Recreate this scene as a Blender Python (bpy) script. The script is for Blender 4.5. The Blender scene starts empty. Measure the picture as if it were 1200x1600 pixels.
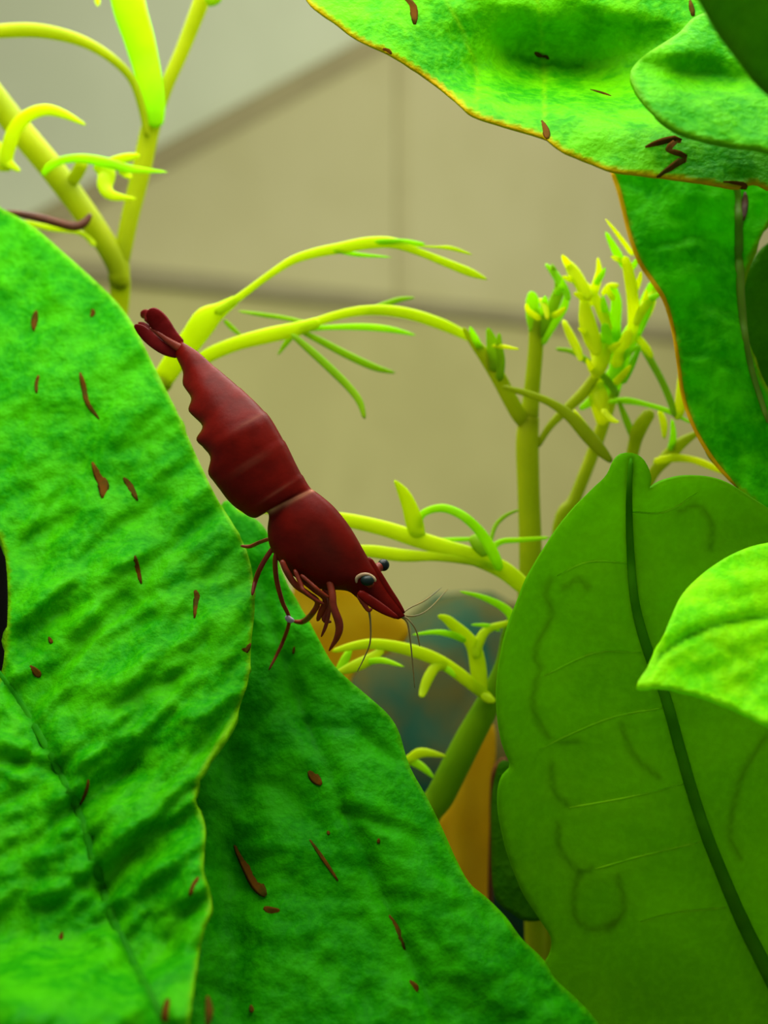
import bpy, bmesh, math, random
import numpy as np
from mathutils import Vector, noise
from mathutils.geometry import delaunay_2d_cdt

random.seed(7)
S = bpy.context.scene
C = S.collection

# ------------------------------------------------------------------ camera, world, lights, exposure
VF = math.radians(36.0)
FPX = 800.0 / math.tan(VF / 2)          # focal length in pixels of the 1200x1600 frame
CAMY, ZC = -3.0, 1.6                    # the lens stands 3 units in front of the shrimp, 1.6 above the tank bottom

cam_data = bpy.data.cameras.new('camera')
cam_data.sensor_fit = 'VERTICAL'
cam_data.sensor_height = 36.0
cam_data.lens = 18.0 / math.tan(VF / 2)
cam_data.clip_start = 0.02
cam_data.clip_end = 100
cam_data.dof.use_dof = True
cam_data.dof.focus_distance = 2.98
cam_data.dof.aperture_fstop = cam_data.lens / 1000 / 0.052
cam = bpy.data.objects.new('camera', cam_data)
C.objects.link(cam)
cam.location = (0, CAMY, ZC)
cam.rotation_euler = (math.pi / 2, 0, 0)
S.camera = cam

world = bpy.data.worlds.new('room_light')
S.world = world
world.use_nodes = True
bg = world.node_tree.nodes['Background']
bg.inputs['Color'].default_value = (1.0, 0.97, 0.86, 1)
bg.inputs['Strength'].default_value = 0.30


def area(name, loc, target, sx, sy, power, col):
    l = bpy.data.lights.new(name, 'AREA')
    l.shape = 'RECTANGLE'
    l.size, l.size_y, l.energy, l.color = sx, sy, power, col
    o = bpy.data.objects.new(name, l)
    C.objects.link(o)
    o.location = loc
    d = Vector(target) - Vector(loc)
    o.rotation_euler = d.to_track_quat('-Z', 'Y').to_euler()
    return o


# the tank's own lamp above the plants, and an unseen fill lamp added to light the walls behind
area('tank_lamp', (-0.1, 0.40, ZC + 1.9), (0.0, 0.40, ZC), 3.2, 2.6, 235, (1.0, 0.98, 0.88))
area('wall_fill', (3.2, 2.6, ZC + 3.2), (0.9, 6.5, ZC + 0.2), 2.0, 2.0, 162, (0.98, 0.98, 0.83))

S.view_settings.view_transform = 'Standard'
S.view_settings.look = 'None'
S.view_settings.exposure = 0.0
S.view_settings.gamma = 1.0
S.view_settings.use_curve_mapping = False


# ------------------------------------------------------------------ helpers
def P(px, py, d):
    """A point at distance d in front of the lens, in the direction of a pixel."""
    return Vector(((px - 600.0) * d / FPX, CAMY + d, ZC - (py - 800.0) * d / FPX))


def lin(r, g, b):
    f = lambda c: (c / 255 / 12.92) if c <= 10 else ((c / 255 + 0.055) / 1.055) ** 2.4
    return (f(r), f(g), f(b), 1.0)


def tag(o, label, cat=None, group=None, kind=None):
    if label: o['label'] = label
    if cat: o['category'] = cat
    if group: o['group'] = group
    if kind: o['kind'] = kind
    return o


def empty(name, loc, label, cat, group=None):
    o = bpy.data.objects.new(name, None)
    C.objects.link(o)
    o.location = loc
    o.empty_display_size = 0.05
    return tag(o, label, cat, group)


def link(name, me, mat, parent=None, smooth=True):
    o = bpy.data.objects.new(name, me)
    C.objects.link(o)
    if mat: me.materials.append(mat)
    if smooth:
        me.polygons.foreach_set('use_smooth', [True] * len(me.polygons))
    if parent is not None:
        o.parent = parent
        base = Vector((0, 0, 0))
        q = parent
        while q is not None:
            base += q.location
            q = q.parent
        me.transform(__import__('mathutils').Matrix.Translation(-base))
    return o


def crom(pts, n=8, closed=False):
    """Catmull-Rom through points of any dimension."""
    p = [np.array(q, float) for q in pts]
    m = len(p)
    out = []
    segs = m if closed else m - 1
    for i in range(segs):
        if closed:
            a, b, c, d = p[(i - 1) % m], p[i], p[(i + 1) % m], p[(i + 2) % m]
        else:
            b, c = p[i], p[i + 1]
            a = p[i - 1] if i > 0 else 2 * b - c
            d = p[i + 2] if i + 2 < m else 2 * c - b
        for k in range(n):
            t = k / n
            out.append(0.5 * (2 * b + (c - a) * t + (2 * a - 5 * b + 4 * c - d) * t * t + (3 * b - a - 3 * c + d) * t ** 3))
    if not closed: out.append(p[-1])
    return out


def resample(pts, step, closed=True):
    p = np.array(pts)
    if closed: p = np.vstack([p, p[:1]])
    seg = np.hypot(*(p[1:, :2] - p[:-1, :2]).T)
    s = np.concatenate([[0], np.cumsum(seg)])
    n = max(6, int(s[-1] / step))
    t = np.linspace(0, s[-1], n + 1)
    if closed: t = t[:-1]
    return np.stack([np.interp(t, s, p[:, k]) for k in range(p.shape[1])], 1)


def in_poly(x, y, poly):
    ins = np.zeros(x.shape, bool)
    n = len(poly)
    for i in range(n):
        x0, y0 = poly[i]
        x1, y1 = poly[(i + 1) % n]
        if y0 == y1: continue
        c = ((y0 > y) != (y1 > y)) & (x < (x1 - x0) * (y - y0) / (y1 - y0) + x0)
        ins ^= c
    return ins


def dist_line(x, y, line):
    """Distance to a polyline and the fraction along it."""
    best = np.full(x.shape, 1e9)
    for (x0, y0), (x1, y1) in zip(line[:-1], line[1:]):
        dx, dy = x1 - x0, y1 - y0
        t = np.clip(((x - x0) * dx + (y - y0) * dy) / (dx * dx + dy * dy + 1e-9), 0, 1)
        best = np.minimum(best, np.hypot(x - x0 - t * dx, y - y0 - t * dy))
    return best


def nz(x, y, seed=0.0):
    return np.array([noise.noise(Vector((a, b, seed))) for a, b in zip(np.ravel(x), np.ravel(y))]).reshape(np.shape(x))


class Surf:
    """A leaf's surface: distance from the lens over the leaf's outline; plane + swells + ridges + veins."""
    def __init__(self, d0, cx, cy, gx, gy, swells=(), ridges=(), veins=(), folds=()):
        self.a = (d0, cx, cy, gx, gy)
        self.swells, self.ridges, self.veins, self.folds = swells, ridges, veins, folds

    def __call__(self, x, y):
        x = np.atleast_1d(np.asarray(x, float)); y = np.atleast_1d(np.asarray(y, float))
        d0, cx, cy, gx, gy = self.a
        d = d0 + gx * (x - cx) + gy * (y - cy)
        for (sx, sy, rx, ry, ang, amp) in self.swells:
            ca, sa = math.cos(math.radians(ang)), math.sin(math.radians(ang))
            u = ((x - sx) * ca + (y - sy) * sa) / rx
            v = (-(x - sx) * sa + (y - sy) * ca) / ry
            d = d - amp * np.exp(-(u * u + v * v))
        for (ang, lu, lv, amp, seed, fx, fy, fr) in self.ridges:
            ca, sa = math.cos(math.radians(ang)), math.sin(math.radians(ang))
            u, v = x * ca + y * sa, -x * sa + y * ca
            n = nz(u / lu, v / lv, seed)
            if fr: n = n * (0.25 + np.exp(-((x - fx) ** 2 + (y - fy) ** 2) / fr ** 2))
            d = d - amp * n
        for (line, w, amp) in self.veins:
            q = dist_line(x, y, line) / w
            d = d + amp * np.exp(-q * q)
        return d


def leaf(name, outline, surf, mat, parent, step=9.0, thick=0.010, label=None, veins=(), n_smooth=5):
    """A blade with real curvature and thickness, filled from its outline."""
    edge = resample(np.array(crom(outline, n_smooth, True)), step, True)
    x0, y0 = edge.min(0); x1, y1 = edge.max(0)
    gx, gy = [], []
    r = 0
    yy = y0
    while yy < y1:
        xs = np.arange(x0 + (step * 0.5 if r % 2 else 0), x1, step)
        gx.append(xs); gy.append(np.full(xs.shape, yy))
        yy += step * 0.87; r += 1
    gx = np.concatenate(gx); gy = np.concatenate(gy)
    k = in_poly(gx, gy, edge)
    gx, gy = gx[k], gy[k]
    closed = np.vstack([edge, edge[:1]])
    k = dist_line(gx, gy, closed) > step * 0.55
    gx, gy = gx[k], gy[k]
    gx = gx + (np.random.RandomState(3).rand(len(gx)) - 0.5) * step * 0.25
    vs = [Vector(q) for q in edge] + [Vector(q) for q in zip(gx, gy)]
    ov, oe, of, *_ = delaunay_2d_cdt(vs, [], [list(range(len(edge)))], 1, 1e-4)
    px = np.array([v.x for v in ov]); py = np.array([v.y for v in ov])
    d = surf(px, py)
    co = [P(a, b, c) for a, b, c in zip(px, py, d)]
    me = bpy.data.meshes.new(name)
    # wind the faces so that the normals look at the lens
    faces = []
    for f in of:
        a, b, c = f[0], f[1], f[2]
        cr = (px[b] - px[a]) * (py[c] - py[a]) - (py[b] - py[a]) * (px[c] - px[a])
        faces.append(list(f) if cr < 0 else list(reversed(f)))
    me.from_pydata([tuple(c) for c in co], [], faces)
    rim = np.exp(-(dist_line(px, py, closed) / 3.6) ** 2)
    me.attributes.new('rim', 'FLOAT', 'POINT').data.foreach_set('value', rim.astype(np.float32))
    vn = np.zeros(px.shape)
    for (line, w, amt) in veins:
        q = dist_line(px, py, crom(line, 5)) / w
        vn = vn + amt * np.exp(-q * q) * (1 - np.abs(vn))
    me.attributes.new('vein', 'FLOAT', 'POINT').data.foreach_set('value', vn.astype(np.float32))
    o = link(name, me, mat, parent)
    s = o.modifiers.new('thickness', 'SOLIDIFY')
    s.thickness = thick
    s.offset = -1.0
    if label: o['label'] = label
    return o


def strip(name, pts, dep, mat, parent, ratio=0.45, seg=10, sub=6, lift=0.0, label=None, tip=0.55):
    """A tapering, flattened shoot through (px, py, width in px); dep is a distance, a (start, end) pair, a list or a Surf."""
    s = crom([tuple(p) for p in pts], sub)
    s = np.array(s)
    n = len(s)
    if callable(dep):
        d = dep(s[:, 0], s[:, 1]) - lift
    elif isinstance(dep, (list, tuple)):
        t = np.linspace(0, 1, n)
        d = np.interp(t, np.linspace(0, 1, len(dep)), dep)
    else:
        d = np.full(n, float(dep))
    cs = [P(a, b, c) for a, b, c in zip(s[:, 0], s[:, 1], d)]
    vs, fs = [], []
    for i in range(n):
        t = (cs[min(i + 1, n - 1)] - cs[max(i - 1, 0)])
        t = t.normalized() if t.length > 1e-9 else Vector((1, 0, 0))
        view = (cs[i] - Vector((0, CAMY, ZC))).normalized()
        b = t.cross(view)
        b = b.normalized() if b.length > 1e-6 else Vector((1, 0, 0))
        m = b.cross(t).normalized()
        w = max(s[i, 2], 0.8) * d[i] / FPX / 2
        if i == 0 or i == n - 1: w *= tip
        for k in range(seg):
            a = 2 * math.pi * k / seg
            vs.append(cs[i] + b * (w * math.cos(a)) + m * (w * ratio * math.sin(a)))
    for i in range(n - 1):
        for k in range(seg):
            k2 = (k + 1) % seg
            fs.append((i * seg + k, i * seg + k2, (i + 1) * seg + k2, (i + 1) * seg + k))
    fs.append(tuple(reversed(range(seg))))
    fs.append(tuple(range((n - 1) * seg, n * seg)))
    me = bpy.data.meshes.new(name)
    me.from_pydata([tuple(v) for v in vs], [], fs)
    bm = bmesh.new(); bm.from_mesh(me)
    bmesh.ops.recalc_face_normals(bm, faces=bm.faces)
    bm.to_mesh(me); bm.free()
    o = link(name, me, mat, parent)
    if label: o['label'] = label
    return o


# ------------------------------------------------------------------ materials
def new_mat(name):
    m = bpy.data.materials.new(name)
    m.use_nodes = True
    nt = m.node_tree
    for n in list(nt.nodes): nt.nodes.remove(n)
    out = nt.nodes.new('ShaderNodeOutputMaterial')
    return m, nt, out


def N(nt, kind, **kw):
    n = nt.nodes.new('ShaderNode' + kind)
    for k, v in kw.items():
        if hasattr(n, k): setattr(n, k, v)
        else: n.inputs[k.replace('_', ' ')].default_value = v
    return n


def mixc(nt, fac, a, b, blend='MIX'):
    m = nt.nodes.new('ShaderNodeMix')
    m.data_type = 'RGBA'; m.blend_type = blend
    for s, v in ((m.inputs['Factor'], fac), (m.inputs['A'], a), (m.inputs['B'], b)):
        if hasattr(v, 'is_output'): nt.links.new(v, s)
        else: s.default_value = v
    return m.outputs['Result']


def ramp(nt, src, lo, hi):
    r = nt.nodes.new('ShaderNodeMapRange')
    r.interpolation_type = 'SMOOTHSTEP'
    r.inputs['From Min'].default_value = lo
    r.inputs['From Max'].default_value = hi
    nt.links.new(src, r.inputs['Value'])
    return r.outputs['Result']


def leaf_mat(name, c1, c2, trans, trans_amt, rim, vein_dark, vein_pale, scale=9.0, bump=0.35, rough=0.5, rim_amt=0.7, spec=0.35, fine=70.0):
    m, nt, out = new_mat(name)
    tc = N(nt, 'TexCoord')
    big = N(nt, 'TexNoise'); big.inputs['Scale'].default_value = scale; big.inputs['Detail'].default_value = 5; big.inputs['Roughness'].default_value = 0.65
    sml = N(nt, 'TexNoise'); sml.inputs['Scale'].default_value = fine; sml.inputs['Detail'].default_value = 3
    for n in (big, sml): nt.links.new(tc.outputs['Object'], n.inputs['Vector'])
    col = mixc(nt, ramp(nt, big.outputs['Fac'], 0.40, 0.62), c1, c2)
    col = mixc(nt, ramp(nt, sml.outputs['Fac'], 0.35, 0.75), col, mixc(nt, 0.35, col, (c2[0] * 1.5, c2[1] * 1.4, c2[2], 1)))
    av = N(nt, 'Attribute', attribute_name='vein')
    neg = N(nt, 'Math', operation='MULTIPLY'); neg.inputs[1].default_value = -1.0
    nt.links.new(av.outputs['Fac'], neg.inputs[0])
    col = mixc(nt, ramp(nt, av.outputs['Fac'], 0.0, 1.0), col, vein_dark)
    col = mixc(nt, ramp(nt, neg.outputs[0], 0.0, 1.0), col, vein_pale)
    ar = N(nt, 'Attribute', attribute_name='rim')
    rf = N(nt, 'Math', operation='MULTIPLY'); rf.inputs[1].default_value = rim_amt
    nt.links.new(ar.outputs['Fac'], rf.inputs[0])
    col = mixc(nt, rf.outputs[0], col, rim)
    bs = N(nt, 'BsdfPrincipled')
    nt.links.new(col, bs.inputs['Base Color'])
    bs.inputs['Roughness'].default_value = rough
    bs.inputs['Specular IOR Level'].default_value = spec
    bp = N(nt, 'Bump'); bp.inputs['Strength'].default_value = bump; bp.inputs['Distance'].default_value = 0.02
    nt.links.new(sml.outputs['Fac'], bp.inputs['Height'])
    nt.links.new(bp.outputs['Normal'], bs.inputs['Normal'])
    tr = N(nt, 'BsdfTranslucent')
    nt.links.new(mixc(nt, 1.0, mixc(nt, 0.25, col, (1, 1, 1, 1)), trans, 'MULTIPLY'), tr.inputs['Color'])
    nt.links.new(bp.outputs['Normal'], tr.inputs['Normal'])
    mx = N(nt, 'MixShader'); mx.inputs['Fac'].default_value = trans_amt
    nt.links.new(bs.outputs[0], mx.inputs[1]); nt.links.new(tr.outputs[0], mx.inputs[2])
    nt.links.new(mx.outputs[0], out.inputs['Surface'])
    return m


def plain_mat(name, c1, c2, scale=12.0, rough=0.6, bump=0.2, trans=None, trans_amt=0.0, spec=0.3, dist=0.02, coat=0.0):
    m, nt, out = new_mat(name)
    tc = N(nt, 'TexCoord')
    no = N(nt, 'TexNoise'); no.inputs['Scale'].default_value = scale; no.inputs['Detail'].default_value = 4
    nt.links.new(tc.outputs['Object'], no.inputs['Vector'])
    col = mixc(nt, ramp(nt, no.outputs['Fac'], 0.35, 0.65), c1, c2)
    bs = N(nt, 'BsdfPrincipled')
    nt.links.new(col, bs.inputs['Base Color'])
    bs.inputs['Roughness'].default_value = rough
    bs.inputs['Specular IOR Level'].default_value = spec
    bs.inputs['Coat Weight'].default_value = coat
    bp = N(nt, 'Bump'); bp.inputs['Strength'].default_value = bump; bp.inputs['Distance'].default_value = dist
    nt.links.new(no.outputs['Fac'], bp.inputs['Height'])
    nt.links.new(bp.outputs['Normal'], bs.inputs['Normal'])
    last = bs.outputs[0]
    if trans_amt:
        tr = N(nt, 'BsdfTranslucent'); tr.inputs['Color'].default_value = trans
        mx = N(nt, 'MixShader'); mx.inputs['Fac'].default_value = trans_amt
        nt.links.new(last, mx.inputs[1]); nt.links.new(tr.outputs[0], mx.inputs[2])
        last = mx.outputs[0]
    nt.links.new(last, out.inputs['Surface'])
    return m


M = {}
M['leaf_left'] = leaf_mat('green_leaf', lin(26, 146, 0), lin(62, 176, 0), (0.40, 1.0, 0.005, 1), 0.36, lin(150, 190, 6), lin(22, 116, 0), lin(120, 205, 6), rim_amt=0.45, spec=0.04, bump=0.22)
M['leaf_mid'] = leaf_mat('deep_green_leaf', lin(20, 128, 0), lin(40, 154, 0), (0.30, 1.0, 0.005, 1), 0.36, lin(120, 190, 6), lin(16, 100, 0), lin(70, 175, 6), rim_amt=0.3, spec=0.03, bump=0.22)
M['leaf_hang'] = leaf_mat('hanging_green_leaf', lin(36, 170, 0), lin(80, 206, 0), (0.40, 1.0, 0.005, 1), 0.5, lin(200, 150, 4), lin(20, 120, 0), lin(80, 190, 6), rim_amt=0.5, spec=0.03, bump=0.25)  # brightened leaf green, light put into the colour against the top leaf's shade
M['leaf_olive'] = leaf_mat('olive_leaf_underside', lin(84, 168, 0), lin(102, 180, 0), (0.80, 1.0, 0.005, 1), 0.62, lin(80, 150, 0), lin(22, 96, 0), lin(160, 214, 20), scale=4.0, bump=0.10, rim_amt=0.4, spec=0.04)
M['leaf_bright'] = leaf_mat('bright_leaf', lin(112, 232, 0), lin(156, 246, 2), (0.8, 1.0, 0.01, 1), 0.45, lin(150, 220, 6), lin(74, 178, 0), lin(165, 235, 30), rim_amt=0.3, bump=0.2, spec=0.06)
M['leaf_top'] = leaf_mat('sunlit_green_leaf', lin(36, 146, 0), lin(88, 182, 0), (0.55, 1.0, 0.005, 1), 0.34, lin(226, 164, 0), lin(28, 124, 0), lin(150, 205, 6), rim_amt=0.75, bump=0.28, spec=0.05)
M['leaf_flap'] = leaf_mat('folded_green_leaf', lin(38, 148, 0), lin(84, 180, 0), (0.55, 1.0, 0.005, 1), 0.34, lin(110, 140, 4), lin(30, 130, 0), lin(170, 225, 6), rim_amt=0.4, bump=0.28, spec=0.05)
M['leaf_shade'] = leaf_mat('shaded_green_leaf', lin(42, 104, 0), lin(58, 116, 0), (0.5, 1.0, 0.01, 1), 0.4, lin(60, 90, 4), lin(24, 70, 0), lin(70, 130, 6), rim_amt=0.3, spec=0.04)  # leaf green darkened: shade put into the colour of the dim leaves
M['midrib_soft'] = plain_mat('soft_green_midrib', lin(24, 118, 0), lin(36, 132, 0), 30, 0.6, 0.1, (0.1, 0.35, 0.01, 1), 0.25, spec=0.04)
M['pale_vein'] = plain_mat('pale_green_vein', lin(130, 200, 10), lin(150, 210, 20), 20, 0.6, 0.05, (0.6, 1.0, 0.05, 1), 0.6, spec=0.04)
M['midrib'] = plain_mat('dark_green_midrib', lin(58, 138, 0), lin(68, 148, 2), 20, 0.6, 0.1, (0.15, 0.45, 0.01, 1), 0.4, spec=0.04)
M['petiole'] = plain_mat('leaf_stalk_green', lin(90, 140, 10), lin(110, 150, 14), 12, 0.5, 0.1, (0.3, 0.5, 0.02, 1), 0.25)
M['scar'] = plain_mat('brown_scar', lin(54, 46, 2), lin(84, 50, 4), 30, 0.9, 0.1, spec=0.05)
M['fern_leaf'] = plain_mat('lime_fern_leaflet', lin(190, 222, 0), lin(208, 234, 2), 10, 0.45, 0.1, (0.75, 0.90, 0.005, 1), 0.5, spec=0.15)
M['fern_lime'] = plain_mat('green_fern_leaflet', lin(150, 222, 0), lin(186, 238, 4), 10, 0.45, 0.1, (0.6, 0.98, 0.005, 1), 0.5, spec=0.15)
M['fern_stem'] = plain_mat('olive_fern_stem', lin(150, 168, 0), lin(172, 184, 4), 9, 0.5, 0.1, (0.55, 0.66, 0.005, 1), 0.45, spec=0.15)
M['fern_dark'] = plain_mat('green_fern_shoot', lin(128, 180, 4), lin(150, 192, 6), 9, 0.5, 0.1, (0.5, 0.75, 0.01, 1), 0.45, spec=0.15)
M['fern_deep'] = plain_mat('deep_green_fern_stem', lin(92, 142, 0), lin(108, 154, 0), 9, 0.5, 0.1, (0.3, 0.5, 0.005, 1), 0.4, spec=0.08)
M['amber_edge'] = plain_mat('amber_leaf_edge', lin(226, 176, 0), lin(236, 190, 2), 20, 0.5, 0.05, (0.9, 0.6, 0.01, 1), 0.5, spec=0.05)
M['fern_crown_lit'] = plain_mat('brightened_yellow_leaflet', lin(222, 244, 0), lin(236, 250, 6), 10, 0.45, 0.1, (0.95, 1.0, 0.01, 1), 0.5, spec=0.12)  # fern leaflet colour brightened so the shaded crown looks lit
M['tendril'] = plain_mat('dark_brown_root', lin(70, 34, 14), lin(90, 48, 20), 30, 0.6, 0.2)
M['wood'] = plain_mat('ochre_dead_leaf', lin(192, 166, 0), lin(208, 180, 2), 5, 0.8, 0.2, (0.75, 0.52, 0.01, 1), 0.5)
M['wood_edge'] = plain_mat('dark_brown_edge', lin(84, 44, 8), lin(110, 62, 12), 14, 0.8, 0.2)
M['rock'] = plain_mat('dark_teal_stone', lin(8, 60, 46), lin(66, 62, 24), 3.2, 0.9, 0.2, dist=0.03, spec=0.05)
M['stone'] = plain_mat('tan_stone', lin(212, 160, 30), lin(222, 176, 48), 6, 0.85, 0.4, dist=0.04)
M['wall'] = plain_mat('beige_plaster', lin(190, 186, 135), lin(194, 190, 140), 2.0, 0.9, 0.05)
M['wall_low'] = plain_mat('tan_panel', lin(177, 174, 113), lin(183, 180, 118), 2.0, 0.9, 0.05)
M['ceiling'] = plain_mat('pale_grey_plaster', lin(204, 212, 178), lin(208, 216, 182), 2.0, 0.9, 0.05)
M['trim'] = plain_mat('grey_brown_trim', lin(156, 148, 106), lin(162, 154, 110), 3.0, 0.8, 0.05)
M['ledge'] = plain_mat('grey_ledge', lin(148, 142, 104), lin(154, 148, 110), 3.0, 0.8, 0.05)
M['seam'] = plain_mat('pale_seam_strip', lin(183, 178, 128), lin(188, 183, 132), 3.0, 0.9, 0.05)
M['soil'] = plain_mat('aquarium_soil', lin(70, 60, 34), lin(110, 92, 50), 40, 0.95, 0.8, dist=0.03)

# ------------------------------------------------------------------ the setting: gable wall, sloped ceiling, ledge, tank bottom
WA, WB = P(200, 440, 8.2), P(1050, 528, 10.9)     # the ledge's line fixes how far the wall turns away
wu = Vector((WB.x - WA.x, WB.y - WA.y, 0)).normalized()
wn = Vector((wu.y, -wu.x, 0))                      # towards the room
W0 = Vector((WA.x, WA.y, 0))


def on_wall(px, py):
    """Where a line of sight meets the back wall: (along, height)."""
    o = Vector((0, CAMY, ZC)); r = P(px, py, 1.0) - o
    t = (W0 - o).dot(wn) / r.dot(wn)
    q = o + r * t
    return (q - W0).dot(wu), q.z


def wall_pt(u, h, off=0.0):
    q = W0 + wu * u + wn * off
    return Vector((q.x, q.y, h))


def wall_slab(name, poly, off0, off1, mat, kind='structure'):
    """A prism standing on the wall plane: polygon of (along, height), from off0 to off1 towards the room."""
    n = len(poly)
    vs = [tuple(wall_pt(u, h, off1)) for u, h in poly] + [tuple(wall_pt(u, h, off0)) for u, h in poly]
    fs = [tuple(range(n)), tuple(reversed(range(n, 2 * n)))]
    for i in range(n):
        j = (i + 1) % n
        fs.append((i, j, n + j, n + i))
    me = bpy.data.meshes.new(name)
    me.from_pydata(vs, [], fs)
    bm = bmesh.new(); bm.from_mesh(me)
    bmesh.ops.recalc_face_normals(bm, faces=bm.faces)
    bm.to_mesh(me); bm.free()
    o = link(name, me, mat, None, smooth=False)
    b = o.modifiers.new('soft_edge', 'BEVEL'); b.width = 0.012; b.segments = 2
    return tag(o, None, kind=kind)


g0, g1 = on_wall(40, 345), on_wall(600, 48)       # the ceiling's slope on the wall
sl = (g1[1] - g0[1]) / (g1[0] - g0[0])
gz = lambda u: g0[1] + sl * (u - g0[0])
UL, UR = -5.0, 7.0
ledge_h = (on_wall(200, 447)[1] + on_wall(1050, 528)[1]) / 2
wall_slab('wall_back', [(g0[0] - (g0[1] - ledge_h) / sl, ledge_h), (UR, ledge_h), (UR, gz(UR))], -0.2, 0.0, M['wall'])
wall_slab('wall_lower', [(UL, -1.0), (UR, -1.0), (UR, ledge_h), (UL, ledge_h)], -0.2, 0.07, M['wall_low'])
wall_slab('trim_1', [(UL, ledge_h - 0.015), (UR, ledge_h - 0.015), (UR, ledge_h + 0.075), (UL, ledge_h + 0.075)], 0.0, 0.13, M['ledge'])
wall_slab('trim_2', [(g0[0] - 2.2, gz(g0[0] - 2.2) - 0.12), (UR, gz(UR) - 0.12), (UR, gz(UR) + 0.02), (g0[0] - 2.2, gz(g0[0] - 2.2) + 0.02)], 0.0, 0.06, M['trim'])
v0 = on_wall(628, 330)
wall_slab('trim_3', [(v0[0] - 0.05, ledge_h + 0.08), (v0[0] + 0.05, ledge_h + 0.08), (v0[0] + 0.05, gz(v0[0]) - 0.13), (v0[0] - 0.05, gz(v0[0]) - 0.13)], 0.0, 0.015, M['seam'])

wall_slab('wall_upper', [(UL, gz(UL)), (UR, gz(UR)), (UR, gz(UR) + 6), (UL, gz(UL) + 6)], -0.2, 0.02, M['ceiling'])

# tank bottom: uneven soil
me = bpy.data.meshes.new('floor')
bm = bmesh.new()
bmesh.ops.create_grid(bm, x_segments=60, y_segments=50, size=1.0)
for v in bm.verts:
    v.co.x *= 3.0; v.co.y = v.co.y * 2.2 + 0.9
    v.co.z = 0.06 * noise.noise(v.co * 1.7) + 0.02 * noise.noise(v.co * 7)
bm.to_mesh(me); bm.free()
tag(link('floor', me, M['soil']), None, kind='structure')
FLOOR_D = lambda d: 800 + FPX * ZC / d     # the pixel row where the tank bottom lies at a distance

# ------------------------------------------------------------------ the broad-leaved plants
mid_left = [(-10, 1040), (45, 1120), (95, 1210), (130, 1290), (160, 1390), (195, 1480), (240, 1570), (290, 1680)]
lat_left = [[(45, 1120), (130, 1010), (230, 930)], [(95, 1210), (200, 1090), (320, 1000)], [(130, 1290), (220, 1190), (330, 1110)],
            [(160, 1390), (230, 1300), (300, 1230)], [(195, 1480), (260, 1390), (315, 1330)], [(95, 1210), (30, 1190), (-60, 1200)], [(160, 1390), (80, 1370), (-50, 1390)]]
S_left = Surf(3.10, 400, 850, 0.00002, -0.0008,
              swells=[(60, 1600, 200, 90, 0, 0.24), (90, 1465, 190, 60, 0, -0.05), (250, 560, 130, 130, 0, 0.03), (90, 800, 80, 120, 30, -0.03),
                      (330, 990, 60, 130, 0, 0.03), (300, 1480, 40, 180, 0, 0.03)] +
                     [(qx, qy, ln, 11, an, 0.017) for qx, qy, ln, an in
                      ((86, 1094, 46, -48), (124, 1030, 40, -48), (161, 1127, 34, -25), (195, 1176, 34, -35), (135, 1184, 22, -25), (225, 1150, 30, -42), (176, 1259, 36, -48), (210, 1221, 30, -38),
                       (240, 1278, 26, -35), (172, 1296, 24, -50), (101, 1300, 24, -30), (199, 1364, 28, -45), (49, 1401, 30, -30), (240, 1356, 32, -50), (165, 1469, 30, 28), (240, 1480, 24, -50),
                       (262, 1442, 26, -48), (64, 1337, 30, -15), (22, 1165, 26, 20), (22, 1215, 30, 25), (180, 1075, 36, -35), (262, 1045, 30, -40), (60, 945, 44, -35), (110, 905, 30, -35),
                       (205, 872, 30, -25), (290, 1110, 26, -45), (60, 800, 40, -55), (280, 1190, 22, -48), (140, 960, 34, -40), (230, 985, 34, -35))],
              ridges=[(-42, 150, 40, 0.036, 1.0, 190, 1200, 330), (-36, 64, 24, 0.016, 2.0, 190, 1180, 420), (-40, 130, 60, 0.018, 3.0, 0, 0, 0), (-30, 34, 22, 0.007, 5.0, 0, 0, 0), (0, 14, 14, 0.003, 4.0, 0, 0, 0)],
              veins=[(crom(mid_left, 4), 14, 0.012)] + [(crom(l, 4), 10, 0.012) for l in lat_left])
S_mid = Surf(3.16, 450, 1000, 0.0000, -0.00070,
             swells=[(560, 1230, 60, 200, -35, 0.03), (360, 1400, 40, 260, 0, -0.05), (760, 1500, 60, 200, -45, 0.035), (470, 1110, 60, 60, 0, -0.02)],
             ridges=[(40, 130, 70, 0.018, 11.0, 0, 0, 0), (10, 34, 28, 0.009, 12.0, 0, 0, 0), (0, 14, 14, 0.003, 13.0, 0, 0, 0)],
             veins=[([(400, 900), (480, 1130), (600, 1400), (700, 1640)], 14, 0.018), ([(480, 1130), (560, 1140), (620, 1190)], 9, 0.01), ([(540, 1270), (640, 1300), (700, 1370)], 9, 0.01)])

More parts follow.
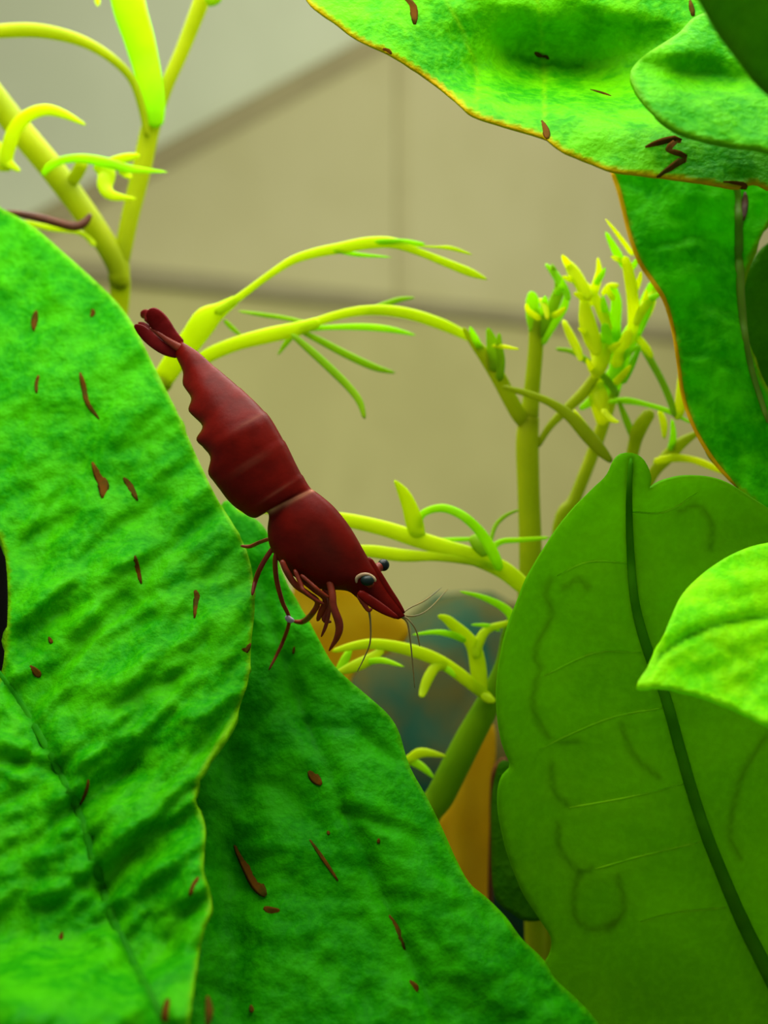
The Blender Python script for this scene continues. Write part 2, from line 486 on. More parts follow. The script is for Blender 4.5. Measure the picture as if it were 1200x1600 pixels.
left_outline = [(-60, 290), (0, 324), (30, 340), (60, 360), (100, 395), (150, 440), (185, 475), (210, 510), (235, 560), (255, 600), (275, 640), (295, 685), (315, 730),
                (340, 780), (365, 820), (385, 860), (395, 900), (398, 950), (393, 1000), (390, 1050), (383, 1080), (368, 1120), (350, 1150), (330, 1180), (315, 1210), (306, 1240),
                (309, 1262), (318, 1282), (321, 1310), (318, 1360), (328, 1392), (328, 1425), (318, 1460), (306, 1520), (296, 1600), (290, 1700), (90, 1760), (-80, 1700), (-90, 1500), (-70, 1250),
                (-25, 1100), (0, 1055), (7, 1020), (11, 980), (12, 920), (8, 870), (0, 838), (-40, 780), (-90, 600), (-100, 400)]
mid_outline = [(345, 790), (375, 800), (405, 815), (425, 845), (440, 890), (458, 930), (480, 965), (500, 1002), (520, 1037), (548, 1065), (580, 1092), (608, 1118), (624, 1145), (634, 1180),
               (645, 1207), (665, 1242), (690, 1292), (714, 1345), (734, 1380), (760, 1402), (790, 1432), (815, 1466), (848, 1498), (868, 1530), (900, 1560), (928, 1590), (960, 1640), (985, 1720),
               (640, 1790), (260, 1720), (240, 1400), (270, 1150), (310, 950)]

pl = empty('broad_leaf_plant', P(140, FLOOR_D(2.75), 2.75), 'pair of large wrinkled green leaves with brown slits, the red shrimp standing on them', 'plant')
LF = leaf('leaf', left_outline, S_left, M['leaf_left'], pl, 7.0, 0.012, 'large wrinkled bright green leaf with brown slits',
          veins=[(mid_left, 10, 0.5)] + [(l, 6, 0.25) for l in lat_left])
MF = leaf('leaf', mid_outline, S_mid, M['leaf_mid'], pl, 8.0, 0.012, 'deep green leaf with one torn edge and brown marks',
          veins=[([(400, 900), (480, 1130), (600, 1400), (700, 1640)], 7, 0.35)])
for pts in ([(-8, 1042, 8), (45, 1120, 12), (95, 1210, 13), (130, 1290, 14), (160, 1390, 15), (195, 1480, 16), (240, 1570, 18), (285, 1670, 20)],):
    strip('midrib', pts, lambda x, y: S_left(x, y) - 0.0005, M['midrib_soft'], LF, 0.3)
strip('leaf_stalk', [(250, 1640, 34), (240, 1800, 34), (180, 2000, 32), (140, FLOOR_D(2.75) + 10, 30)], [2.62, 2.66, 2.72, 2.75], M['petiole'], pl, 0.8)
strip('leaf_stalk', [(690, 1660, 34), (640, 1850, 34), (400, 2100, 32), (150, FLOOR_D(2.75) + 10, 30)], [2.84, 2.84, 2.8, 2.75], M['petiole'], pl, 0.8)

left_scars = [[(125, 582, 5), (131, 605, 9), (137, 630, 8), (155, 655, 4)], [(57, 485, 5), (54, 500, 11), (53, 517, 5)], [(60, 586, 4), (58, 600, 8), (57, 614, 4)],
              [(144, 483, 6), (145, 490, 8), (142, 495, 4)], [(144, 722, 5), (153, 742, 13), (162, 760, 18), (160, 778, 7)], [(193, 746, 5), (203, 760, 11), (215, 782, 5)],
              [(211, 868, 5), (214, 888, 9), (221, 912, 4)], [(305, 922, 7), (308, 940, 12), (304, 966, 5)], [(47, 1040, 5), (58, 1052, 12), (63, 1058, 5)],
              [(76, 995, 4), (81, 1005, 8)], [(138, 1218, 6), (132, 1238, 10), (124, 1258, 5)], [(97, 1456, 5), (95, 1468, 9)], [(262, 1560, 8), (262, 1580, 18), (258, 1600, 14)],
              [(310, 1370, 5), (302, 1385, 8), (296, 1400, 6)], [(324, 1556, 6), (327, 1580, 13), (324, 1604, 8)], [(392, 1005, 4), (384, 1016, 10), (378, 1014, 4)]]
for p in left_scars:
    strip('brown_scar', p, S_left, M['scar'], LF, 0.07, 6, 3, lift=0.0012)
mid_scars = [[(366, 1320, 6), (380, 1345, 14), (400, 1380, 20), (415, 1400, 12)], [(412, 1418, 8), (424, 1424, 14), (437, 1422, 6)], [(482, 1205, 8), (492, 1216, 16), (502, 1226, 8)],
             [(484, 1312, 4), (505, 1342, 6), (528, 1376, 4)], [(608, 1430, 5), (622, 1455, 9), (632, 1485, 6)], [(640, 1532, 6), (648, 1544, 14), (652, 1550, 6)],
             [(392, 1570, 6), (394, 1582, 10)], [(512, 1298, 4), (514, 1304, 6)], [(592, 1310, 4), (591, 1318, 6)], [(460, 1010, 3), (458, 1022, 5)]]
for p in mid_scars:
    strip('brown_scar', p, S_mid, M['scar'], MF, 0.07, 6, 3, lift=0.0012)

# right-hand plant: big olive leaf seen from below, small bright leaf in front of it, a shaded leaf behind
mid_r = [(986, 716), (983, 780), (985, 860), (992, 940), (1010, 1010), (1040, 1090), (1065, 1180), (1095, 1280), (1130, 1370), (1165, 1450), (1200, 1520), (1262, 1640)]
lat_r = [[(1002, 1020), (930, 1020), (850, 1056)], [(1036, 1106), (960, 1120), (885, 1150), (842, 1172)], [(1070, 1225), (980, 1246), (890, 1262)], [(1095, 1315), (1000, 1338), (930, 1358)],
         [(1135, 1418), (1060, 1425), (1000, 1440)], [(985, 880), (920, 878), (870, 900)], [(988, 800), (1040, 800), (1090, 770)]]
cells_r = [[(862, 905), (852, 925), (862, 960), (842, 1000), (836, 1025), (846, 1045)], [(840, 1058), (832, 1095), (842, 1130), (866, 1158), (905, 1158)], [(862, 1192), (866, 1235), (890, 1262)],
           [(872, 1285), (876, 1330), (905, 1362)], [(925, 1358), (902, 1372), (898, 1430), (925, 1452), (960, 1440)], [(1198, 1150), (1160, 1210), (1140, 1300), (1156, 1340)],
           [(1060, 800), (1090, 790), (1112, 820), (1110, 860)], [(880, 920), (905, 905), (920, 920)], [(970, 1130), (990, 1180), (1030, 1215)], [(965, 1370), (975, 1420), (950, 1455)]]
S_right = Surf(3.04, 950, 1100, 0.00010, 0.00022,
               swells=[(870, 1100, 90, 300, 0, -0.05), (1130, 800, 90, 60, 0, -0.03), (990, 740, 40, 50, 0, 0.03), (1030, 1500, 160, 90, 0, -0.03)],
               ridges=[(15, 110, 60, 0.008, 21.0, 0, 0, 0), (0, 26, 26, 0.0025, 22.0, 0, 0, 0)],
               veins=[(crom(mid_r, 4), 22, 0.02)] + [(crom(l, 4), 8, 0.005) for l in lat_r])
right_outline = [(960, 720), (972, 709), (990, 708), (1005, 717), (1015, 735), (1018, 752), (1015, 766), (1035, 753), (1065, 746), (1100, 746), (1140, 758), (1175, 780), (1210, 802), (1290, 870),
                 (1330, 1100), (1330, 1500), (1290, 1720), (1000, 1740), (880, 1680), (855, 1600), (846, 1540), (852, 1508), (861, 1490), (862, 1466), (848, 1444), (820, 1400), (800, 1350), (786, 1300), (780, 1250),
                 (786, 1217), (800, 1198), (793, 1180), (784, 1150), (778, 1100), (780, 1050), (790, 1000), (805, 955), (825, 905), (850, 860), (880, 815), (915, 775), (945, 745)]
pr = empty('broad_leaf_plant', P(1240, FLOOR_D(3.1), 3.1), 'right-hand plant with a big dull olive leaf and a small lime leaf before it', 'plant')
RF = leaf('leaf', right_outline, S_right, M['leaf_olive'], pr, 8.0, 0.010, 'large dull olive leaf seen from below with dark midrib',
          veins=[(mid_r, 9, 0.7)] + [(l, 3.0, -0.35) for l in lat_r] + [(c, 6.0, 0.6) for c in cells_r])
strip('midrib', [(p[0], p[1], w) for p, w in zip(mid_r, (7, 10, 12, 14, 16, 17, 18, 19, 20, 22, 24, 26))], S_right, M['midrib'], RF, 0.5, lift=0.004)
for l in lat_r:
    strip('side_vein', [(x, y, 3.0) for x, y in l], S_right, M['pale_vein'], RF, 0.4, 6, 5, lift=0.0012)
strip('leaf_stalk', [(1255, 1630, 28), (1300, 1800, 30), (1290, 2000, 30), (1240, FLOOR_D(3.1) + 10, 30)], [3.19, 3.16, 3.12, 3.1], M['petiole'], pr, 0.8)

S_small = Surf(2.74, 1100, 1000, 0.0, -0.0008, swells=[(1110, 960, 120, 50, -25, 0.02), (1150, 1080, 120, 30, 15, -0.012)],
               ridges=[(-20, 70, 30, 0.010, 31.0, 0, 0, 0), (0, 18, 18, 0.003, 32.0, 0, 0, 0)],
               veins=[([(1000, 1064), (1030, 1025), (1075, 995), (1125, 976), (1210, 962), (1320, 955)], 8, 0.010), ([(1075, 995), (1130, 1010), (1200, 1050)], 7, 0.004)])
small_outline = [(995, 1071), (1012, 1042), (1030, 1010), (1048, 965), (1065, 930), (1090, 903), (1120, 880), (1155, 861), (1200, 848), (1300, 838), (1360, 960), (1330, 1190), (1250, 1155), (1200, 1131),
                 (1150, 1106), (1100, 1087), (1060, 1078), (1025, 1072)]
SF = leaf('leaf', small_outline, S_small, M['leaf_bright'], pr, 7.0, 0.010, 'small bright lime green pointed leaf',
          veins=[([(1000, 1064), (1030, 1025), (1075, 995), (1125, 976), (1210, 962), (1320, 955)], 4, 0.8), ([(1040, 985), (1075, 955), (1150, 930), (1250, 915)], 4, 0.3), ([(1080, 1000), (1140, 1020), (1230, 1070)], 4, 0.3)])
strip('leaf_stalk', [(1340, 1000, 24), (1480, 1200, 26), (1500, 1700, 28), (1250, FLOOR_D(3.1) + 10, 30)], [2.74, 2.8, 3.0, 3.1], M['petiole'], pr, 0.8)
S_back = Surf(3.34, 800, 1350, 0.0, -0.0002, ridges=[(60, 60, 40, 0.01, 41.0, 0, 0, 0)])
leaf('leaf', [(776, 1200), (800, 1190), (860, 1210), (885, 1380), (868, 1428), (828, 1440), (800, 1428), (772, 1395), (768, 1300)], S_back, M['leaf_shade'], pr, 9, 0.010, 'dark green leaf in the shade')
strip('leaf_stalk', [(872, 1410, 14), (905, 1700, 22), (1100, 1950, 24), (1235, FLOOR_D(3.1) + 6, 26)], [3.34, 3.3, 3.2, 3.1], M['petiole'], pr, 0.8)

# upper right plant: broad sunlit leaf, a flap over it, a leaf hanging below, dark leaves at the edge
S_top = Surf(2.84, 955, 265, 0.00002, -0.00085,
             swells=[(880, 100, 170, 62, 4, -0.21), (1090, 150, 90, 30, 0, -0.02), (700, 60, 100, 60, 30, 0.015), (920, 200, 140, 40, 15, 0.02)],
             ridges=[(15, 110, 60, 0.020, 51.0, 0, 0, 0), (0, 40, 34, 0.008, 52.0, 0, 0, 0), (0, 15, 15, 0.003, 53.0, 0, 0, 0)],
             veins=[([(740, 60), (750, 120), (742, 180)], 8, 0.006), ([(850, 90), (845, 150), (850, 215)], 8, 0.006)])
top_outline = [(420, -110), (448, -50), (480, 0), (500, 18), (530, 40), (560, 62), (600, 80), (640, 103), (680, 130), (710, 155), (740, 180), (780, 193), (820, 205), (850, 215), (880, 236), (920, 253),
               (955, 266), (1000, 272), (1050, 278), (1100, 285), (1150, 293), (1178, 286), (1220, 300), (1330, 310), (1400, 100), (1330, -140), (900, -180), (600, -150)]
pt = empty('broad_leaf_plant', P(1650, FLOOR_D(3.0), 3.0), 'upper right plant with a broad sunlit leaf over a hanging leaf', 'plant')
TF = leaf('leaf', top_outline, S_top, M['leaf_top'], pt, 7.5, 0.006, 'broad sunlit yellow-green leaf with thin orange rim',
          veins=[([(690, -20), (742, 100), (744, 185)], 4, -0.4), ([(840, -10), (850, 110), (850, 215)], 4, -0.4), ([(900, 130), (1000, 200), (1100, 240), (1250, 270)], 6, 0.2)])
top_scars = [[(630, -4, 8), (645, 12, 14), (648, 38, 8)], [(835, 82, 5), (848, 88, 12), (858, 92, 5)], [(846, 188, 5), (853, 205, 12), (856, 217, 8)], [(1008, 230, 6), (1036, 224, 17), (1060, 219, 13), (1044, 236, 14), (1068, 246, 14), (1052, 262, 15), (1026, 277, 5)],
             [(1078, 0, 6), (1083, 25, 10)], [(922, 140, 3), (940, 146, 6), (955, 150, 3)],
             [(1130, 284, 4), (1160, 290, 12), (1166, 296, 5)], [(598, 76, 4), (606, 80, 8), (612, 84, 4)], [(1112, 196, 5), (1120, 193, 7)]]
for p in top_scars:
    strip('brown_scar', p, S_top, M['scar'], TF, 0.07, 6, 3, lift=0.0012)
S_flap = Surf(2.76, 1060, 150, 0.00002, -0.0009, swells=[(1110, 120, 110, 22, 8, -0.05), (1060, 80, 60, 40, -35, 0.02)], ridges=[(15, 60, 40, 0.012, 61.0, 0, 0, 0), (0, 15, 15, 0.003, 62.0, 0, 0, 0)])
flap_outline = [(1090, 24), (1062, 50), (1035, 68), (1005, 88), (987, 108), (986, 122), (995, 142), (1012, 166), (1036, 188), (1064, 205), (1100, 216), (1160, 228), (1240, 238), (1330, 230), (1330, 90), (1240, 60), (1150, 15)]
leaf('leaf', flap_outline, S_flap, M['leaf_flap'], pt, 7.5, 0.010, 'folded lime green leaf lying over the broad one')
S_dark = Surf(2.45, 1150, 80, 0.0002, 0.0004, ridges=[(45, 60, 40, 0.01, 71.0, 0, 0, 0)])
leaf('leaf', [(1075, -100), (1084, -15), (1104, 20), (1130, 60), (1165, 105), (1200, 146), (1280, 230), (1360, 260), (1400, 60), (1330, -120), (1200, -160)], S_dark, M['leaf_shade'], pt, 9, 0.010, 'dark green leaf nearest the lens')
S_hang = Surf(3.31, 1100, 265, 0.0, -0.0004,
              swells=[(1060, 400, 60, 90, 0, 0.03), (1130, 560, 50, 120, -15, 0.025), (1090, 310, 60, 40, 0, 0.02)],
              ridges=[(40, 80, 50, 0.018, 81.0, 0, 0, 0), (0, 30, 26, 0.010, 82.0, 0, 0, 0), (0, 14, 14, 0.003, 83.0, 0, 0, 0)],
              veins=[([(1155, 290), (1152, 400), (1158, 500), (1180, 620), (1230, 760)], 9, 0.012), ([(1152, 400), (1090, 370), (1020, 380)], 8, 0.01), ([(1158, 500), (1110, 470), (1050, 480)], 8, 0.01), ([(1175, 600), (1130, 560), (1070, 550)], 8, 0.01)])
hang_outline = [(945, 236), (957, 268), (966, 295), (975, 330), (985, 370), (1000, 410), (1020, 440), (1038, 468), (1050, 508), (1059, 560), (1066, 612), (1077, 650), (1096, 690), (1120, 726), (1150, 760), (1182, 788),
                (1240, 840), (1290, 800), (1250, 680), (1203, 612), (1180, 560), (1164, 512), (1160, 480), (1165, 430), (1180, 392), (1200, 352), (1230, 325), (1330, 290), (1330, 230), (1150, 215), (1020, 215)]
HF = leaf('leaf', hang_outline, S_hang, M['leaf_hang'], pt, 7.5, 0.010, 'deep green hanging leaf with orange edge',
          veins=[([(1152, 400), (1090, 370), (1020, 380)], 5, 0.3), ([(1158, 500), (1110, 470), (1050, 480)], 5, 0.3), ([(1175, 600), (1130, 560), (1070, 550)], 5, 0.3)])
strip('midrib', [(1150, 286, 12), (1154, 340, 14), (1155, 400, 15), (1158, 470, 13), (1170, 560, 10), (1200, 660, 8)], S_hang, M['petiole'], HF, 0.5, lift=0.004)
strip('leaf_margin', [(955, 266, 6), (966, 295, 7), (975, 330, 7), (985, 370, 7), (1000, 410, 7), (1020, 440, 7), (1038, 468, 7), (1050, 508, 6), (1059, 560, 6), (1066, 612, 6), (1077, 650, 6), (1096, 690, 6), (1120, 726, 6), (1150, 760, 5)],
      S_hang, M['amber_edge'], HF, 0.6, 8, 3, label='thin amber leaf edge')
strip('brown_scar', [(1164, 300, 6), (1164, 320, 11), (1162, 345, 5)], S_hang, M['tendril'], HF, 0.18, 6, 3, lift=0.004)
S_edge = Surf(3.36, 1190, 500, 0.0, 0.0, ridges=[(80, 60, 40, 0.01, 91.0, 0, 0, 0)])
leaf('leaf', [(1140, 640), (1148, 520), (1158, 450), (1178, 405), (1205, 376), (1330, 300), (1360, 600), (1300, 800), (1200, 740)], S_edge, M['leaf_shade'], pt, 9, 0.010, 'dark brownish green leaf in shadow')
for a, d in ((120, 2.9), (260, 3.1), (60, 2.6), (520, 3.3), (150, 2.78)):
    strip('leaf_stalk', [(1310, a, 22), (1480, a - 10, 24), (1600, a + 300, 26), (1660, 1300, 28), (1650, FLOOR_D(3.0) + 10, 30)], [d, d, (d + 3) / 2, 3.0, 3.0], M['petiole'], pt, 0.8, 8, 4)

# ------------------------------------------------------------------ fine-leaved water ferns
KINDS = {'c': ('leaflet', 'fern_crown_lit', 0.26), 'd': ('stem', 'fern_deep', 0.85), 's': ('stem', 'fern_stem', 0.85), 'b': ('branch', 'fern_stem', 0.6), 'y': ('leaflet', 'fern_leaf', 0.26), 'g': ('leaflet', 'fern_lime', 0.26), 'k': ('leaflet', 'fern_dark', 0.3)}


def fern(label, base, shoots):
    root = empty('water_fern', base, label, 'plant')
    for kind, dep, pts in shoots:
        nm, mt, rt = KINDS[kind]
        strip(nm, pts, dep, M[mt], root, rt, tip=0.2 if nm == 'leaflet' else 0.55)
    return root


fern('forked olive stem with curling lime leaflets rising beside the upper left leaf', P(150, FLOOR_D(3.72), 3.72), [
    ('s', [3.72, 3.70, 3.66, 3.62, 3.62], [(150, FLOOR_D(3.72) + 8, 36), (120, 1300, 36), (160, 700, 32), (186, 480, 31), (186, 430, 34), (186, 398, 30)]),
    ('s', [3.62, 3.60, 3.56], [(190, 452, 24), (180, 408, 34), (155, 365, 36), (120, 315, 38), (80, 262, 40), (35, 208, 40), (-10, 150, 40), (-70, 70, 38)]),
    ('s', [3.62, 3.62, 3.60], [(184, 450, 18), (190, 405, 26), (203, 340, 28), (220, 270, 30), (234, 205, 30), (248, 165, 26)]),
    ('s', [3.60, 3.58, 3.55], [(246, 175, 20), (262, 130, 21), (282, 85, 22), (302, 35, 24), (318, -10, 26), (330, -70, 24)]),
    ('g', [3.585, 3.56, 3.50], [(244, 200, 22), (240, 165, 36), (231, 115, 42), (217, 60, 48), (203, 15, 52), (190, -50, 54)]),
    ('b', [3.58, 3.52, 3.46], [(230, 215, 10), (222, 170, 12), (208, 128, 13), (185, 100, 14), (150, 75, 16), (110, 58, 19), (60, 48, 22), (10, 48, 22), (-50, 54, 18)]),
    ('k', [3.54, 3.52], [(320, 0, 22), (335, -6, 26), (350, -18, 10)]),
    ('y', [3.54, 3.50, 3.46], [(-8, 215, 14), (6, 262, 18), (12, 236, 22), (22, 205, 22), (42, 182, 20), (70, 172, 18), (98, 178, 14), (135, 196, 4)]),
    ('y', [3.54, 3.50], [(0, 238, 18), (15, 256, 14), (32, 268, 5)]),
    ('s', [3.60, 3.54], [(108, 290, 18), (120, 272, 20), (130, 252, 20)]),
    ('g', [3.53, 3.50, 3.46], [(66, 274, 8), (78, 260, 12), (100, 250, 12), (130, 248, 14), (165, 254, 16), (205, 264, 12), (262, 269, 3)]),
    ('y', [3.51, 3.48], [(150, 252, 22), (166, 270, 28), (164, 292, 24), (176, 306, 16), (214, 311, 3)]),
    ('y', [3.50, 3.47], [(170, 252, 10), (195, 247, 14), (219, 243, 8)]),
    ('y', [3.49, 3.47], [(186, 264, 12), (198, 273, 12), (206, 278, 6)]),
    ('y', [3.60, 3.58], [(35, 345, 5), (75, 356, 10), (125, 364, 8), (150, 385, 10)]),
    ('y', 3.55, [(148, -20, 8), (152, 0, 9), (153, 10, 4)]),
])

fern('arching yellow-green frond crossing the background above the shrimp', P(60, FLOOR_D(3.56), 3.56), [
    ('s', [3.56, 3.55, 3.52, 3.48], [(60, FLOOR_D(3.56) + 8, 30), (90, 1200, 30), (150, 780, 32), (225, 635, 34), (260, 587, 36)]),
    ('y', [3.48, 3.44, 3.42], [(245, 607, 32), (275, 562, 36), (300, 530, 38), (322, 500, 40), (345, 484, 24), (372, 466, 13)]),
    ('y', [3.42, 3.40, 3.36], [(335, 490, 16), (372, 466, 12), (415, 434, 11), (455, 408, 13), (490, 396, 15), (530, 388, 17), (575, 380, 19), (615, 380, 17), (655, 394, 12), (700, 412, 13), (735, 426, 13), (762, 437, 3)]),
    ('g', [3.39, 3.38], [(585, 378, 8), (630, 378, 9), (665, 382, 5)]),
    ('y', [3.39, 3.36], [(640, 384, 2), (680, 386, 4), (705, 388, 7), (738, 398, 3)]),
    ('g', [3.40, 3.42], [(520, 391, 6), (560, 398, 7), (612, 402, 2)]),
    ('y', [3.46, 3.42, 3.40], [(292, 580, 16), (325, 556, 22), (370, 537, 22), (420, 524, 24), (465, 514, 22), (500, 502, 15)]),
    ('y', [3.41, 3.42, 3.46], [(470, 514, 14), (510, 498, 14), (555, 487, 15), (600, 485, 17), (645, 492, 18), (690, 507, 18), (722, 522, 14), (740, 535, 5)]),
    ('g', [3.41, 3.44], [(465, 516, 8), (510, 512, 8), (565, 511, 11), (610, 515, 10), (650, 524, 3)]),
    ('k', [3.41, 3.46], [(470, 517, 8), (505, 535, 11), (545, 556, 12), (585, 574, 11), (618, 583, 4)]),
    ('k', [3.40, 3.36], [(455, 522, 8), (482, 545, 12), (515, 575, 13), (545, 605, 12), (562, 628, 11), (570, 655, 6)]),
    ('k', [3.42, 3.45], [(462, 520, 8), (448, 535, 9), (434, 555, 3)]),
    ('k', [3.42, 3.46], [(570, 486, 6), (600, 476, 9), (625, 468, 8), (648, 465, 3)]),
    ('k', [3.42, 3.48], [(500, 510, 6), (450, 498, 7), (410, 492, 7), (372, 486, 3)]),
    ('k', [3.44, 3.50], [(350, 500, 6), (362, 512, 8), (378, 526, 4)]),
])

